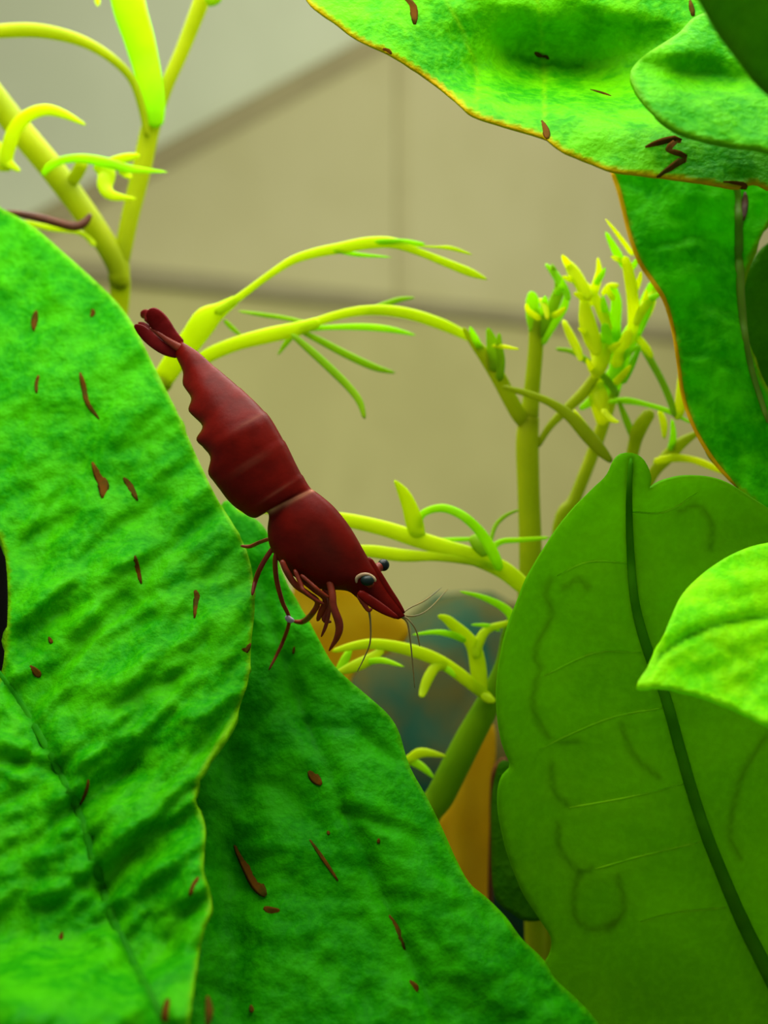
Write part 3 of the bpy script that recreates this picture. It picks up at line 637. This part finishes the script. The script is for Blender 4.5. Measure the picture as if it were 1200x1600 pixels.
fern('tall fern on upright stems with a lime crown beside the hanging leaf', P(850, FLOOR_D(3.5), 3.5), [
    ('s', [3.50, 3.48, 3.45, 3.44, 3.44, 3.44], [(850, FLOOR_D(3.5) + 8, 34), (835, 1400, 34), (826, 980, 35), (829, 880, 36), (826, 770, 35), (824, 690, 36), (828, 645, 30)]),
    ('s', [3.44, 3.42], [(826, 665, 30), (832, 600, 25), (837, 545, 24), (838, 505, 24), (836, 480, 18)]),
    ('g', [3.42, 3.40], [(838, 520, 21), (832, 492, 21), (832, 470, 21), (830, 455, 9)]),
    ('k', [3.42, 3.39], [(840, 530, 15), (855, 495, 19), (868, 468, 19), (874, 445, 15), (862, 412, 5)]),
    ('g', [3.42, 3.40], [(845, 540, 11), (866, 505, 13), (882, 478, 13), (886, 455, 6)]),
    ('g', [3.42, 3.38], [(846, 500, 10), (850, 480, 13), (852, 462, 6)]),
    ('b', [3.44, 3.40, 3.36], [(826, 668, 18), (812, 650, 24), (796, 622, 24), (778, 588, 24), (758, 556, 22), (738, 532, 14), (724, 512, 5)]),
    ('k', [3.39, 3.36], [(772, 582, 19), (772, 555, 23), (768, 532, 17), (762, 512, 6)]),
    ('k', [3.39, 3.35], [(780, 596, 13), (783, 565, 13), (780, 540, 11), (780, 520, 5)]),
    ('g', [3.38, 3.34], [(752, 548, 11), (742, 528, 11), (734, 510, 4)]),
    ('c', [3.37, 3.34], [(768, 540, 6), (788, 542, 7), (812, 546, 3)]),
    ('b', [3.38, 3.36, 3.34], [(784, 604, 7), (820, 614, 11), (858, 628, 13), (890, 650, 18), (918, 680, 22), (940, 705, 18), (956, 722, 8)]),
    ('c', [3.36, 3.34], [(896, 640, 5), (920, 672, 8), (945, 708, 8), (952, 716, 4)]),
    ('b', [3.44, 3.42], [(838, 700, 9), (860, 665, 12), (890, 635, 16), (915, 610, 18), (935, 580, 14)]),
    ('s', [3.5, 3.50, 3.50, 3.46], [(862, FLOOR_D(3.5) + 8, 20), (865, 1200, 20), (870, 850, 20), (898, 780, 20), (925, 712, 20), (945, 655, 20), (960, 605, 20)]),
    ('g', [3.46, 3.42, 3.38], [(955, 625, 20), (965, 580, 26), (978, 540, 28), (998, 502, 26), (1014, 462, 20), (1018, 440, 7)]),
    ('c', [3.44, 3.41, 3.39], [(945, 650, 11), (940, 612, 16), (935, 575, 16), (926, 535, 15), (918, 495, 15), (908, 455, 13), (894, 422, 8)]),
    ('c', [3.41, 3.37], [(918, 480, 15), (930, 450, 15), (936, 425, 11), (934, 402, 4)]),
    ('c', [3.42, 3.38], [(880, 500, 7), (890, 522, 13), (903, 548, 13), (908, 565, 7)]),
    ('c', [3.41, 3.38], [(912, 440, 7), (930, 465, 15), (942, 492, 17), (952, 520, 13)]),
    ('g', [3.42, 3.38], [(962, 545, 19), (961, 505, 19), (963, 472, 17), (957, 446, 11)]),
    ('c', [3.40, 3.37], [(940, 462, 7), (952, 448, 11), (968, 446, 6)]),
    ('c', [3.42, 3.36, 3.34], [(984, 540, 13), (990, 500, 19), (988, 460, 19), (982, 425, 17), (976, 400, 11)]),
    ('g', [3.40, 3.36], [(978, 420, 11), (962, 392, 13), (946, 362, 5)]),
    ('c', [3.38, 3.34], [(990, 400, 8), (968, 370, 7), (946, 342, 3)]),
    ('c', [3.42, 3.38], [(1000, 510, 13), (1014, 480, 17), (1022, 455, 11), (1028, 440, 5)]),
    ('k', [3.44, 3.40, 3.38], [(868, 545, 6), (895, 550, 8), (925, 570, 11), (950, 596, 11), (965, 620, 10)]),
    ('c', [3.44, 3.42], [(942, 665, 17), (938, 640, 26), (930, 615, 23), (925, 600, 10)]),
    ('k', [3.44, 3.40, 3.38], [(998, 528, 15), (1015, 560, 12), (1034, 595, 11), (1048, 628, 11), (1054, 652, 7)]),
    ('c', [3.42, 3.40], [(990, 520, 11), (1010, 545, 13), (1020, 560, 6)]),
    ('c', [3.40, 3.38], [(1062, 580, 4), (1064, 610, 15), (1062, 640, 17), (1056, 656, 10)]),
    ('g', [3.44, 3.40, 3.38], [(950, 628, 6), (978, 626, 11), (1010, 632, 8), (1045, 643, 8), (1082, 662, 4)]),
    ('c', [3.42, 3.40], [(1030, 640, 7), (1037, 662, 12), (1038, 686, 6)]),
    ('s', [3.48, 3.44, 3.40], [(960, 900, 22), (980, 760, 22), (990, 700, 20), (1000, 668, 24), (1018, 642, 18)]),
    ('k', [3.44, 3.42], [(992, 690, 11), (978, 655, 11), (966, 625, 6)]),
    ('b', [3.46, 3.40], [(1000, 780, 18), (1022, 738, 18), (1045, 712, 22), (1065, 692, 18), (1094, 674, 6)]),
    ('c', [3.42, 3.38], [(1020, 722, 10), (1050, 716, 13), (1080, 718, 11), (1108, 728, 11), (1136, 742, 4)]),
    ('g', [3.42, 3.40], [(1048, 706, 13), (1052, 680, 10), (1050, 655, 5)]),
    ('c', [3.40, 3.36], [(882, 406, 7), (894, 422, 19), (908, 445, 20), (922, 470, 13)]),
    ('c', [3.38, 3.36], [(912, 466, 13), (917, 500, 26), (926, 532, 26), (934, 556, 13)]),
    ('c', [3.39, 3.37], [(936, 520, 13), (942, 548, 26), (934, 576, 25), (926, 592, 7)]),
    ('g', [3.42, 3.40], [(955, 505, 13), (965, 540, 25), (963, 580, 23), (955, 610, 13)]),
    ('g', [3.40, 3.37], [(852, 412, 5), (868, 430, 12), (882, 452, 13), (890, 470, 7)]),
    ('c', [3.40, 3.37], [(843, 466, 6), (852, 480, 10), (856, 500, 6)]),
    ('c', [3.39, 3.36], [(1030, 440, 6), (1020, 462, 14), (1004, 484, 15), (992, 510, 10)]),
    ('c', [3.43, 3.41], [(936, 596, 11), (938, 620, 25), (941, 645, 7)]),
    ('g', [3.44, 3.42], [(905, 640, 7), (925, 625, 15), (945, 600, 17), (958, 575, 11)]),
    ('g', [3.40, 3.38], [(1000, 540, 7), (985, 575, 11), (972, 600, 10)]),
    ('c', [3.40, 3.36], [(892, 420, 12), (884, 408, 11), (878, 398, 4)]),
    ('c', [3.40, 3.35], [(900, 438, 10), (890, 436, 10), (878, 432, 4)]),
    ('g', [3.39, 3.35], [(930, 445, 10), (940, 430, 9), (946, 418, 3)]),
    ('c', [3.38, 3.34], [(918, 470, 12), (905, 462, 10), (896, 458, 4)]),
    ('c', [3.40, 3.34], [(930, 520, 12), (915, 520, 10), (903, 512, 4)]),
    ('g', [3.40, 3.36], [(950, 500, 12), (944, 478, 11), (942, 462, 4)]),
    ('c', [3.39, 3.35], [(960, 470, 10), (950, 455, 9), (946, 446, 3)]),
    ('c', [3.38, 3.35], [(988, 460, 12), (998, 440, 10), (1002, 424, 4)]),
    ('g', [3.40, 3.34], [(982, 425, 10), (992, 412, 9), (998, 400, 3)]),
    ('c', [3.40, 3.34], [(975, 410, 9), (962, 404, 8), (954, 400, 3)]),
    ('c', [3.39, 3.36], [(1000, 495, 12), (1008, 470, 10), (1010, 452, 4)]),
    ('g', [3.38, 3.35], [(1012, 470, 10), (1026, 462, 9), (1036, 456, 3)]),
    ('c', [3.40, 3.35], [(940, 560, 14), (955, 545, 12), (970, 535, 5)]),
    ('c', [3.40, 3.34], [(936, 590, 14), (924, 575, 12), (916, 560, 4)]),
    ('g', [3.39, 3.34], [(968, 560, 12), (985, 548, 10), (1000, 540, 4)]),
    ('c', [3.38, 3.36], [(845, 500, 10), (826, 486, 9), (822, 474, 4)]),
    ('c', [3.40, 3.35], [(862, 495, 10), (874, 488, 9), (884, 480, 3)]),
    ('g', [3.40, 3.35], [(868, 460, 10), (878, 448, 9), (880, 436, 3)]),
    ('c', [3.39, 3.34], [(960, 600, 12), (974, 585, 11), (986, 570, 4)]),
    ('c', [3.38, 3.34], [(940, 640, 12), (955, 655, 10), (968, 660, 3)]),
    ('g', [3.40, 3.36], [(945, 560, 16), (948, 530, 18), (944, 505, 12)]),
    ('c', [3.40, 3.35], [(960, 575, 18), (972, 545, 20), (985, 515, 14)]),
])

fern('low fern with thin lime fingers spreading between the shrimp and the olive leaf', P(600, FLOOR_D(3.4), 3.4), [
    ('d', [3.40, 3.40, 3.40, 3.38, 3.36], [(600, FLOOR_D(3.4) + 8, 44), (600, 1600, 44), (655, 1310, 44), (690, 1240, 45), (730, 1160, 44), (765, 1095, 38), (788, 1040, 30), (800, 975, 22), (835, 930, 18)]),
    ('y', [3.36, 3.34, 3.32], [(848, 945, 16), (820, 918, 26), (785, 890, 28), (740, 870, 27), (695, 856, 26), (650, 842, 26), (600, 826, 24), (548, 814, 22), (500, 806, 16), (440, 800, 10), (352, 798, 5)]),
    ('y', [3.35, 3.32], [(780, 888, 10), (730, 876, 13), (680, 870, 14), (630, 868, 20), (585, 862, 20), (545, 858, 14), (510, 850, 6)]),
    ('y', [3.34, 3.30], [(655, 842, 22), (648, 818, 28), (640, 792, 24), (630, 770, 18), (616, 750, 4)]),
    ('g', [3.34, 3.30, 3.34], [(652, 822, 12), (662, 802, 11), (690, 794, 13), (718, 803, 14), (742, 822, 15), (760, 845, 17), (773, 870, 18), (782, 892, 12)]),
    ('k', [3.35, 3.33], [(735, 838, 12), (748, 850, 24), (762, 868, 16)]),
    ('k', [3.34, 3.38], [(766, 848, 6), (774, 822, 7), (790, 806, 6), (812, 796, 3)]),
    ('g', [3.34, 3.38], [(776, 878, 10), (772, 856, 10), (785, 846, 9), (810, 844, 8), (860, 840, 5)]),
    ('g', [3.36, 3.38], [(752, 842, 5), (715, 843, 7), (680, 843, 4)]),
    ('g', [3.36, 3.32], [(800, 975, 10), (796, 958, 14), (778, 944, 12), (750, 932, 8), (718, 924, 3)]),
    ('y', [3.36, 3.34, 3.30, 3.26], [(768, 1094, 14), (745, 1076, 18), (718, 1054, 20), (688, 1034, 20), (655, 1020, 20), (615, 1010, 18), (580, 1006, 16), (550, 1010, 13), (518, 1018, 6)]),
    ('y', [3.30, 3.26], [(600, 1014, 10), (578, 1030, 18), (552, 1042, 18), (524, 1052, 6)]),
    ('g', [3.29, 3.27], [(548, 1012, 8), (538, 1032, 14), (524, 1052, 6)]),
    ('g', [3.29, 3.26], [(560, 1038, 8), (595, 1032, 10), (632, 1042, 3)]),
    ('y', [3.34, 3.30], [(700, 1040, 14), (682, 1042, 16), (670, 1058, 17), (662, 1078, 14), (658, 1090, 8)]),
    ('g', [3.34, 3.33], [(688, 1040, 8), (702, 1048, 10), (712, 1058, 4)]),
    ('y', [3.36, 3.34, 3.30], [(752, 1088, 20), (748, 1050, 26), (742, 1016, 24), (730, 996, 20), (712, 980, 18), (698, 968, 14), (684, 962, 5)]),
    ('g', [3.33, 3.30], [(728, 1002, 10), (706, 992, 11), (680, 988, 8), (644, 992, 3)]),
    ('y', [3.34, 3.36], [(742, 1030, 14), (750, 1000, 16), (762, 984, 13), (785, 976, 10), (806, 970, 5)]),
    ('g', [3.34, 3.36], [(736, 976, 3), (762, 978, 7), (782, 986, 5)]),
    ('y', [3.35, 3.34], [(752, 1086, 10), (764, 1092, 14), (774, 1096, 6)]),
    ('y', [3.38, 3.36], [(618, 1200, 8), (640, 1186, 14), (660, 1176, 15), (698, 1182, 4)]),
    ('g', [3.38, 3.36], [(628, 1188, 8), (648, 1192, 13), (664, 1202, 11), (678, 1216, 4)]),
    ('b', [3.39, 3.40], [(660, 1300, 12), (630, 1230, 10), (625, 1192, 8)]),
])

tend = strip('dry_root', [(8, 330, 5), (30, 334, 10), (60, 340, 13), (90, 348, 14), (115, 354, 14), (132, 348, 13), (142, 334, 7)], [3.545, 3.545, 3.55, 3.555, 3.56], M['tendril'], None, 0.8)
tag(tend, 'dark brown curled root at the top edge of the wrinkled leaf', 'root')

# ------------------------------------------------------------------ stones and dead leaves behind the plants
def boulder(name, px, py, d, rx, rz, ry, mat, label, seed, ground=False):
    bm = bmesh.new()
    bmesh.ops.create_icosphere(bm, subdivisions=4, radius=1.0)
    sc = d / FPX
    for v in bm.verts:
        n = v.co.normalized()
        k = 1 + 0.22 * noise.noise(n * 1.3 + Vector((seed, 0, 0))) + 0.09 * noise.noise(n * 3.1 + Vector((0, seed, 0)))
        k -= 0.10 * abs(noise.noise(n * 2.2 + Vector((0, 0, seed))))
        v.co = Vector((n.x * rx * sc, n.y * ry * sc, n.z * rz * sc)) * k
    me = bpy.data.meshes.new(name)
    bm.to_mesh(me); bm.free()
    o = link(name, me, mat)
    o.location = P(px, py, d)
    return tag(o, label, 'stone')


def tall_stone(px, top, d, rx, mat, label, seed, ry=None):
    """A stone that reaches from the tank bottom up to a given row."""
    bot = FLOOR_D(d)
    return boulder('stone', px, (top + bot) / 2, d, rx, (bot - top) / 2 + 10, ry or rx, mat, label, seed)


tall_stone(690, 935, 4.55, 300, M['rock'], 'big dark teal stone with tan patches standing behind the low fern', 3.0)
tall_stone(843, 1428, 3.62, 34, M['stone'], 'small tan stone in the notch below the olive leaf', 12.0, 30)
# black upright pipe added to darken the gap at the wrinkled leaf's outer edge
pp = empty('gap_filler', P(-12, FLOOR_D(3.95), 3.95), 'added black upright pipe just showing past the outer edge of the wrinkled leaf', 'filler')
M['black'] = plain_mat('gap_black', lin(8, 7, 5), lin(12, 10, 8), 10, 0.8, 0.05, spec=0.05)
strip('filler_tube', [(-12, 800, 70), (-12, 1000, 70), (-12, 1500, 70), (-12, FLOOR_D(3.95) + 6, 70)], 3.95, M['black'], pp, 1.0, 20)
strip('filler_cap', [(-12, 775, 78), (-12, 790, 82), (-12, 805, 80)], 3.95, M['black'], pp, 1.0, 20)

# ochre dead leaves
dl = empty('dead_leaf', P(735, FLOOR_D(3.62), 3.62), 'upright ochre dead leaf with dark brown edge beside the olive leaf', 'leaf')
S_dead = Surf(3.62, 730, 1300, 0.0002, 0.00005, swells=[(720, 1350, 20, 220, 0, 0.03)], ridges=[(85, 90, 30, 0.01, 101.0, 0, 0, 0)])
leaf('blade', [(752, 1115), (772, 1135), (775, 1180), (769, 1230), (767, 1320), (765, 1420), (770, 1600), (740, 1900), (690, 1900), (640, 1500), (655, 1340), (690, 1270), (715, 1210), (735, 1150)], S_dead, M['wood'], dl, 9, 0.012)
strip('dark_edge', [(790, 1186, 12), (776, 1205, 14), (770, 1240, 9), (768, 1300, 7), (766, 1390, 8), (768, 1500, 8)], [3.56, 3.58, 3.60, 3.61, 3.62], M['wood_edge'], dl, 0.6)
strip('stalk', [(715, 1880, 24), (730, 2100, 22), (735, FLOOR_D(3.62) + 8, 22)], 3.62, M['wood_edge'], dl, 0.8)
d2 = empty('dead_leaf', P(560, FLOOR_D(3.75), 3.75), 'broad ochre dead leaf behind the shrimp head and claws', 'leaf')
S_dead2 = Surf(3.75, 560, 980, 0.0003, 0.0001, ridges=[(20, 90, 60, 0.02, 111.0, 0, 0, 0)])
leaf('blade', [(470, 895), (520, 905), (570, 925), (620, 955), (640, 985), (625, 1010), (590, 1030), (550, 1060), (530, 1200), (500, 1350), (460, 1300), (450, 1100), (455, 960)], S_dead2, M['wood'], d2, 9, 0.012)
strip('stalk', [(490, 1330, 22), (540, 1700, 22), (560, FLOOR_D(3.75) + 8, 22)], 3.75, M['wood'], d2, 0.8)

# ------------------------------------------------------------------ the shrimp
SD = 2.97


def shrimp_mat():
    m, nt, out = new_mat('dark_red_shell')
    tc = N(nt, 'TexCoord')
    no = N(nt, 'TexNoise'); no.inputs['Scale'].default_value = 26; no.inputs['Detail'].default_value = 5
    nt.links.new(tc.outputs['Object'], no.inputs['Vector'])
    col = mixc(nt, ramp(nt, no.outputs['Fac'], 0.3, 0.7), lin(76, 7, 2), lin(92, 10, 3))
    pa = N(nt, 'Attribute', attribute_name='pale')
    pf = N(nt, 'Math', operation='MULTIPLY'); pf.inputs[1].default_value = 0.8
    nt.links.new(pa.outputs['Fac'], pf.inputs[0])
    col = mixc(nt, pf.outputs[0], col, lin(186, 128, 96))
    da = N(nt, 'Attribute', attribute_name='dark')
    col = mixc(nt, da.outputs['Fac'], col, lin(44, 20, 12))
    bs = N(nt, 'BsdfPrincipled')
    nt.links.new(col, bs.inputs['Base Color'])
    bs.inputs['Roughness'].default_value = 0.42
    bs.inputs['Specular IOR Level'].default_value = 0.06
    bp = N(nt, 'Bump'); bp.inputs['Strength'].default_value = 0.2; bp.inputs['Distance'].default_value = 0.008
    nt.links.new(no.outputs['Fac'], bp.inputs['Height']); nt.links.new(bp.outputs['Normal'], bs.inputs['Normal'])
    nt.links.new(bs.outputs[0], out.inputs['Surface'])
    return m


M['shell'] = shrimp_mat()
M['limb'] = plain_mat('red_brown_limb', lin(112, 34, 14), lin(136, 50, 20), 30, 0.45, 0.1, (0.3, 0.06, 0.02, 1), 0.25)
M['joint'] = plain_mat('pale_limb_joint', lin(150, 140, 160), lin(170, 160, 170), 30, 0.5, 0.1)
M['eye'] = plain_mat('dark_glossy_eye', lin(8, 20, 20), lin(14, 36, 32), 30, 0.35, 0.0, spec=0.2)
M['eye_ring'] = plain_mat('pale_eye_ring', lin(170, 160, 120), lin(150, 120, 90), 30, 0.4, 0.0)
M['feeler'] = plain_mat('thin_feeler', lin(150, 130, 70), lin(120, 120, 90), 20, 0.5, 0.0, (0.4, 0.35, 0.15, 1), 0.4)
M['tail'] = plain_mat('tail_fan_red', lin(84, 10, 10), lin(108, 22, 22), 24, 0.45, 0.15, spec=0.08, trans=(0.35, 0.03, 0.03, 1), trans_amt=0.3)

sh = empty('shrimp', P(430, 960, 3.08), 'dark red shrimp with pale saddle line clinging head down to the leaf edge', 'shrimp')

# matched dorsal and ventral rows: (dorsal x, y, ventral x, y)
rows = [(283, 533, 272, 552), (296, 541, 279, 566), (312, 552, 286, 582), (332, 570, 291, 601), (350, 585, 296, 620), (368, 600, 302, 643), (388, 618, 309, 666), (406, 635, 314, 690),
        (422, 653, 321, 714), (437, 677, 329, 740), (450, 700, 345, 766), (462, 724, 362, 787), (473, 744, 382, 803), (481, 757, 400, 809), (487, 764, 414, 800),
        (493, 768, 420, 806), (505, 777, 418, 826), (520, 790, 420, 848), (535, 807, 428, 866), (548, 825, 441, 884), (560, 845, 458, 900), (570, 863, 482, 914), (580, 880, 508, 922), (588, 893, 530, 922),
        (594, 905, 546, 925), (601, 917, 560, 936), (609, 929, 576, 946), (618, 941, 592, 955), (626, 951, 607, 963), (633, 962, 622, 968)]
fine = np.array(crom(rows, 5))
margin = {3: (286, 602), 4: (299, 622), 5: (295, 643), 6: (317, 666), 7: (307, 688), 8: (329, 713), 9: (326, 741)}   # side plates' scalloped edge
edge_px = np.array(crom([margin.get(i, r[2:]) for i, r in enumerate(rows)], 5))
nr, ns = len(fine), 36
# overlapping shell rings of the abdomen: seam positions as row indices
seams = [1.2, 3.4, 5.4, 7.5, 9.6, 12.0, 14.2]
vs, fs, pale, dark = [], [], [], []
for i, (dx, dy, vx, vy) in enumerate(fine):
    t = i / 5.0
    cx, cy = (dx + vx) / 2, (dy + vy) / 2
    hx, hy = (dx - vx) / 2, (dy - vy) / 2
    h = math.hypot(hx, hy)
    asp = 0.62 if t < 14.5 else 0.60
    if t > 22: asp = 0.60 - 0.12 * (t - 22) / 8
    # each ring flares towards its rear edge and overlaps the next
    k = 1.0
    if t < 14.2:
        for a, b in zip(seams[:-1], seams[1:]):
            if a <= t < b:
                f = (t - a) / (b - a)
                k = 1.0 + 0.014 * (1 - f) ** 2 - 0.010 * f ** 4
    dd = SD + 0.12 * max(0, (8 - t) / 8) ** 1.2 - 0.00 * t
    for j in range(ns):
        a = 2 * math.pi * j / ns
        c, s = math.cos(a), math.sin(a)
        # flat-sided below, arched above
        prof = 1.0 - 0.30 * max(0, -c) ** 2.0
        kk = k
        # scalloped lower margin of the side plates
        if t < 14.2 and c < -0.5:
            for a0, b0 in zip(seams[:-1], seams[1:]):
                if a0 <= t < b0:
                    kk = k + 0.03 * (math.sin(math.pi * (t - a0) / (b0 - a0)) ** 0.7 - 0.6) * (-c - 0.5) * 2
        lo = max(0.0, -c) ** 4
        p = P(cx + hx * c * kk + lo * (edge_px[i][0] - vx), cy + hy * c * kk + lo * (edge_px[i][1] - vy), dd)
        p.y += -s * h * asp * prof * k * dd / FPX
        vs.append(p)
        sad = math.exp(-((t - 14.45) / 0.42) ** 2) * (0.55 + 0.45 * noise.noise(Vector((j * 0.4, 3, 1))) + (0.25 if c < 0 else 0.1))
        few = 0.0
        for q, (jj) in ((7.6, 5), (12.0, 8), (9.7, 9)):
            few = max(few, 0.12 * math.exp(-((t - q) / 0.12) ** 2 - ((j - jj) / 3.0) ** 2))
        pale.append(max(0, min(1, max(sad, few))))
        dark.append(0.55 * math.exp(-((t - 19.5) / 2.0) ** 2 - ((c - 0.15) / 0.45) ** 2) if s > 0 else 0)
for i in range(nr - 1):
    for j in range(ns):
        j2 = (j + 1) % ns
        fs.append((i * ns + j, i * ns + j2, (i + 1) * ns + j2, (i + 1) * ns + j))
fs.append(tuple(range(ns))); fs.append(tuple(range((nr - 1) * ns, nr * ns)))
me = bpy.data.meshes.new('body')
me.from_pydata([tuple(v) for v in vs], [], fs)
me.attributes.new('pale', 'FLOAT', 'POINT').data.foreach_set('value', pale)
me.attributes.new('dark', 'FLOAT', 'POINT').data.foreach_set('value', dark)
bm = bmesh.new(); bm.from_mesh(me)
bmesh.ops.recalc_face_normals(bm, faces=bm.faces)
bm.to_mesh(me); bm.free()
BODY = link('body', me, M['shell'], sh)

# beak-like spine over the eyes
strip('spine', [(575, 872, 10), (592, 899, 12), (606, 921, 11), (620, 941, 9), (632, 958, 4)], SD - 0.002, M['shell'], sh, 0.35, 8, 5)
# tail fan: four lobes and the middle spike
strip('tail_lobe', [(284, 540, 16), (266, 524, 24), (250, 505, 30), (238, 492, 26), (230, 487, 10)], [3.09, 3.08, 3.06], M['tail'], sh, 0.22)
strip('tail_lobe', [(286, 546, 14), (262, 524, 18), (243, 502, 22), (228, 492, 18), (220, 494, 8)], [3.09, 3.12, 3.15], M['tail'], sh, 0.22)
strip('tail_lobe', [(280, 554, 14), (258, 546, 18), (236, 530, 20), (220, 515, 16), (210, 508, 5)], [3.09, 3.08, 3.07], M['tail'], sh, 0.22)
strip('tail_lobe', [(280, 552, 12), (262, 540, 14), (242, 524, 16), (226, 510, 12), (216, 504, 4)], [3.09, 3.12, 3.15], M['tail'], sh, 0.22)
strip('tail_spike', [(284, 546, 14), (262, 532, 10), (246, 520, 6), (234, 512, 3)], 3.08, M['limb'], sh, 0.5, label='pale orange middle spike of the tail')


def ball(name, px, py, d, r, mat, parent, sq=(1, 1, 1)):
    bm = bmesh.new()
    bmesh.ops.create_uvsphere(bm, u_segments=20, v_segments=14, radius=1.0)
    c = P(px, py, d); s = d / FPX
    for v in bm.verts:
        v.co = c + Vector((v.co.x * r * s * sq[0], v.co.y * r * s * sq[1], v.co.z * r * s * sq[2]))
    me = bpy.data.meshes.new(name)
    bm.to_mesh(me); bm.free()
    return link(name, me, mat, parent)


# near eye on its stalk, pale rim; far eye beyond the head
e1 = ball('eye', 574, 907, SD - 0.030, 10, M['eye'], sh, (1.1, 0.9, 0.85))
strip('eye_stalk', [(580, 915, 12), (577, 911, 14), (573, 907, 14)], [SD - 0.018, SD - 0.026, SD - 0.03], M['limb'], e1, 0.9, 10, 3)
strip('eye_rim', [(557, 911, 3), (558, 903, 6), (566, 898, 6), (576, 898, 5), (584, 904, 6), (587, 909, 3)], [SD - 0.026, SD - 0.033, SD - 0.03], M['eye_ring'], e1, 0.6, 8, 4)
e2 = ball('eye', 599, 883, SD + 0.030, 9.5, M['eye'], sh, (1, 1, 1))
strip('eye_stalk', [(584, 896, 14), (590, 888, 15), (596, 884, 15)], [SD + 0.01, SD + 0.02, SD + 0.026], M['limb'], e2, 0.9, 10, 3)

# walking legs (each from under the carapace to the leaf it stands on)
ml = lambda x, y: float(S_mid(x, y)[0])
ll = lambda x, y: float(S_left(x, y)[0])


def leg(pts, deps, label=None):
    return strip('leg', pts, deps, M['limb'], sh, 0.8, 8, 5, label=label)


leg([(426, 842, 7), (418, 843, 6), (404, 848, 6), (390, 854, 6), (376, 853, 4)], [SD + 0.01, SD + 0.04, ll(384, 854) - 0.022, ll(378, 853) - 0.012])
leg([(432, 852, 8), (424, 860, 8), (412, 878, 8), (403, 896, 8), (398, 912, 7), (394, 930, 5)], [SD + 0.01, SD + 0.02, SD + 0.025, ll(396, 915) - 0.024, ll(396, 930) - 0.014])
lg = leg([(434, 860, 8), (430, 875, 8), (432, 905, 8), (441, 940, 7), (452, 968, 6), (443, 1000, 6), (432, 1024, 5), (420, 1047, 3)],
         [SD - 0.01, SD, SD + 0.03, SD + 0.06, SD + 0.10, ml(440, 1005) - 0.03, ml(430, 1025) - 0.018, ml(420, 1047) - 0.010], )
strip('joint', [(447, 962, 7), (452, 968, 10), (460, 970, 6)], SD + 0.085, M['joint'], lg, 0.8, 8, 3, label='pale bluish knee joint')
leg([(440, 875, 9), (448, 893, 10), (462, 914, 10), (480, 927, 9), (496, 940, 9), (489, 957, 9), (474, 971, 9), (458, 971, 5)],
    [SD - 0.03, SD - 0.03, SD - 0.02, SD, SD + 0.02, SD + 0.05, ml(474, 972) - 0.03, ml(460, 972) - 0.014])
leg([(455, 884, 9), (472, 905, 9), (492, 922, 9), (508, 936, 9), (502, 955, 10), (496, 970, 6)], [SD, SD, SD + 0.02, SD + 0.04, SD + 0.06])
leg([(514, 905, 12), (519, 928, 12), (521, 948, 12), (530, 975, 13), (527, 995, 10), (514, 1017, 3)], [SD - 0.02, SD - 0.03, SD - 0.03, SD - 0.02, SD])
leg([(505, 910, 10), (511, 932, 11), (512, 950, 11), (507, 968, 9), (518, 972, 4)], [SD + 0.03, SD + 0.04, SD + 0.05, SD + 0.05])
leg([(516, 935, 6), (514, 958, 6), (509, 978, 6), (502, 995, 3)], [SD + 0.02, SD + 0.03, SD + 0.04])
leg([(460, 890, 7), (470, 912, 7), (474, 922, 6), (490, 935, 6), (506, 944, 5)], [SD - 0.03, SD - 0.04, SD - 0.03])
leg([(470, 898, 6), (486, 912, 6), (500, 924, 6), (514, 934, 5)], [SD - 0.035, SD - 0.04, SD - 0.03])
# mouth parts, antenna scales and feelers
strip('antenna_scale', [(560, 925, 12), (580, 940, 16), (600, 953, 14), (622, 966, 6)], SD - 0.035, M['shell'], sh, 0.3, 8, 5)
strip('antenna_scale', [(566, 925, 12), (586, 938, 14), (606, 952, 12), (626, 966, 5)], SD + 0.035, M['shell'], sh, 0.3, 8, 5)
strip('mouth_part', [(560, 928, 10), (568, 942, 9), (576, 954, 6), (582, 950, 3)], SD - 0.02, M['limb'], sh, 0.7, 8, 4)
for pts, d in (([(624, 962, 5), (636, 972, 3), (641, 1000, 2.5), (645, 1040, 2), (648, 1075, 1.5)], [SD, SD + 0.02, SD + 0.06]),
               ([(626, 962, 5), (638, 968, 3), (650, 985, 2.5), (656, 1010, 2)], [SD, SD, SD + 0.03]),
               ([(626, 960, 4), (640, 950, 2.5), (664, 938, 2.2), (690, 918, 1.5)], [SD, SD + 0.04, SD + 0.12]),
               ([(624, 962, 4), (650, 962, 2.5), (672, 950, 2), (700, 920, 1.5)], [SD + 0.02, SD + 0.06, SD + 0.16]),
               ([(576, 950, 4), (579, 975, 3), (578, 1005, 2.5), (568, 1030, 2), (558, 1050, 1.5)], [SD - 0.02, SD, SD + 0.05])):
    strip('feeler', pts, d, M['feeler'], sh, 0.9, 6, 5)
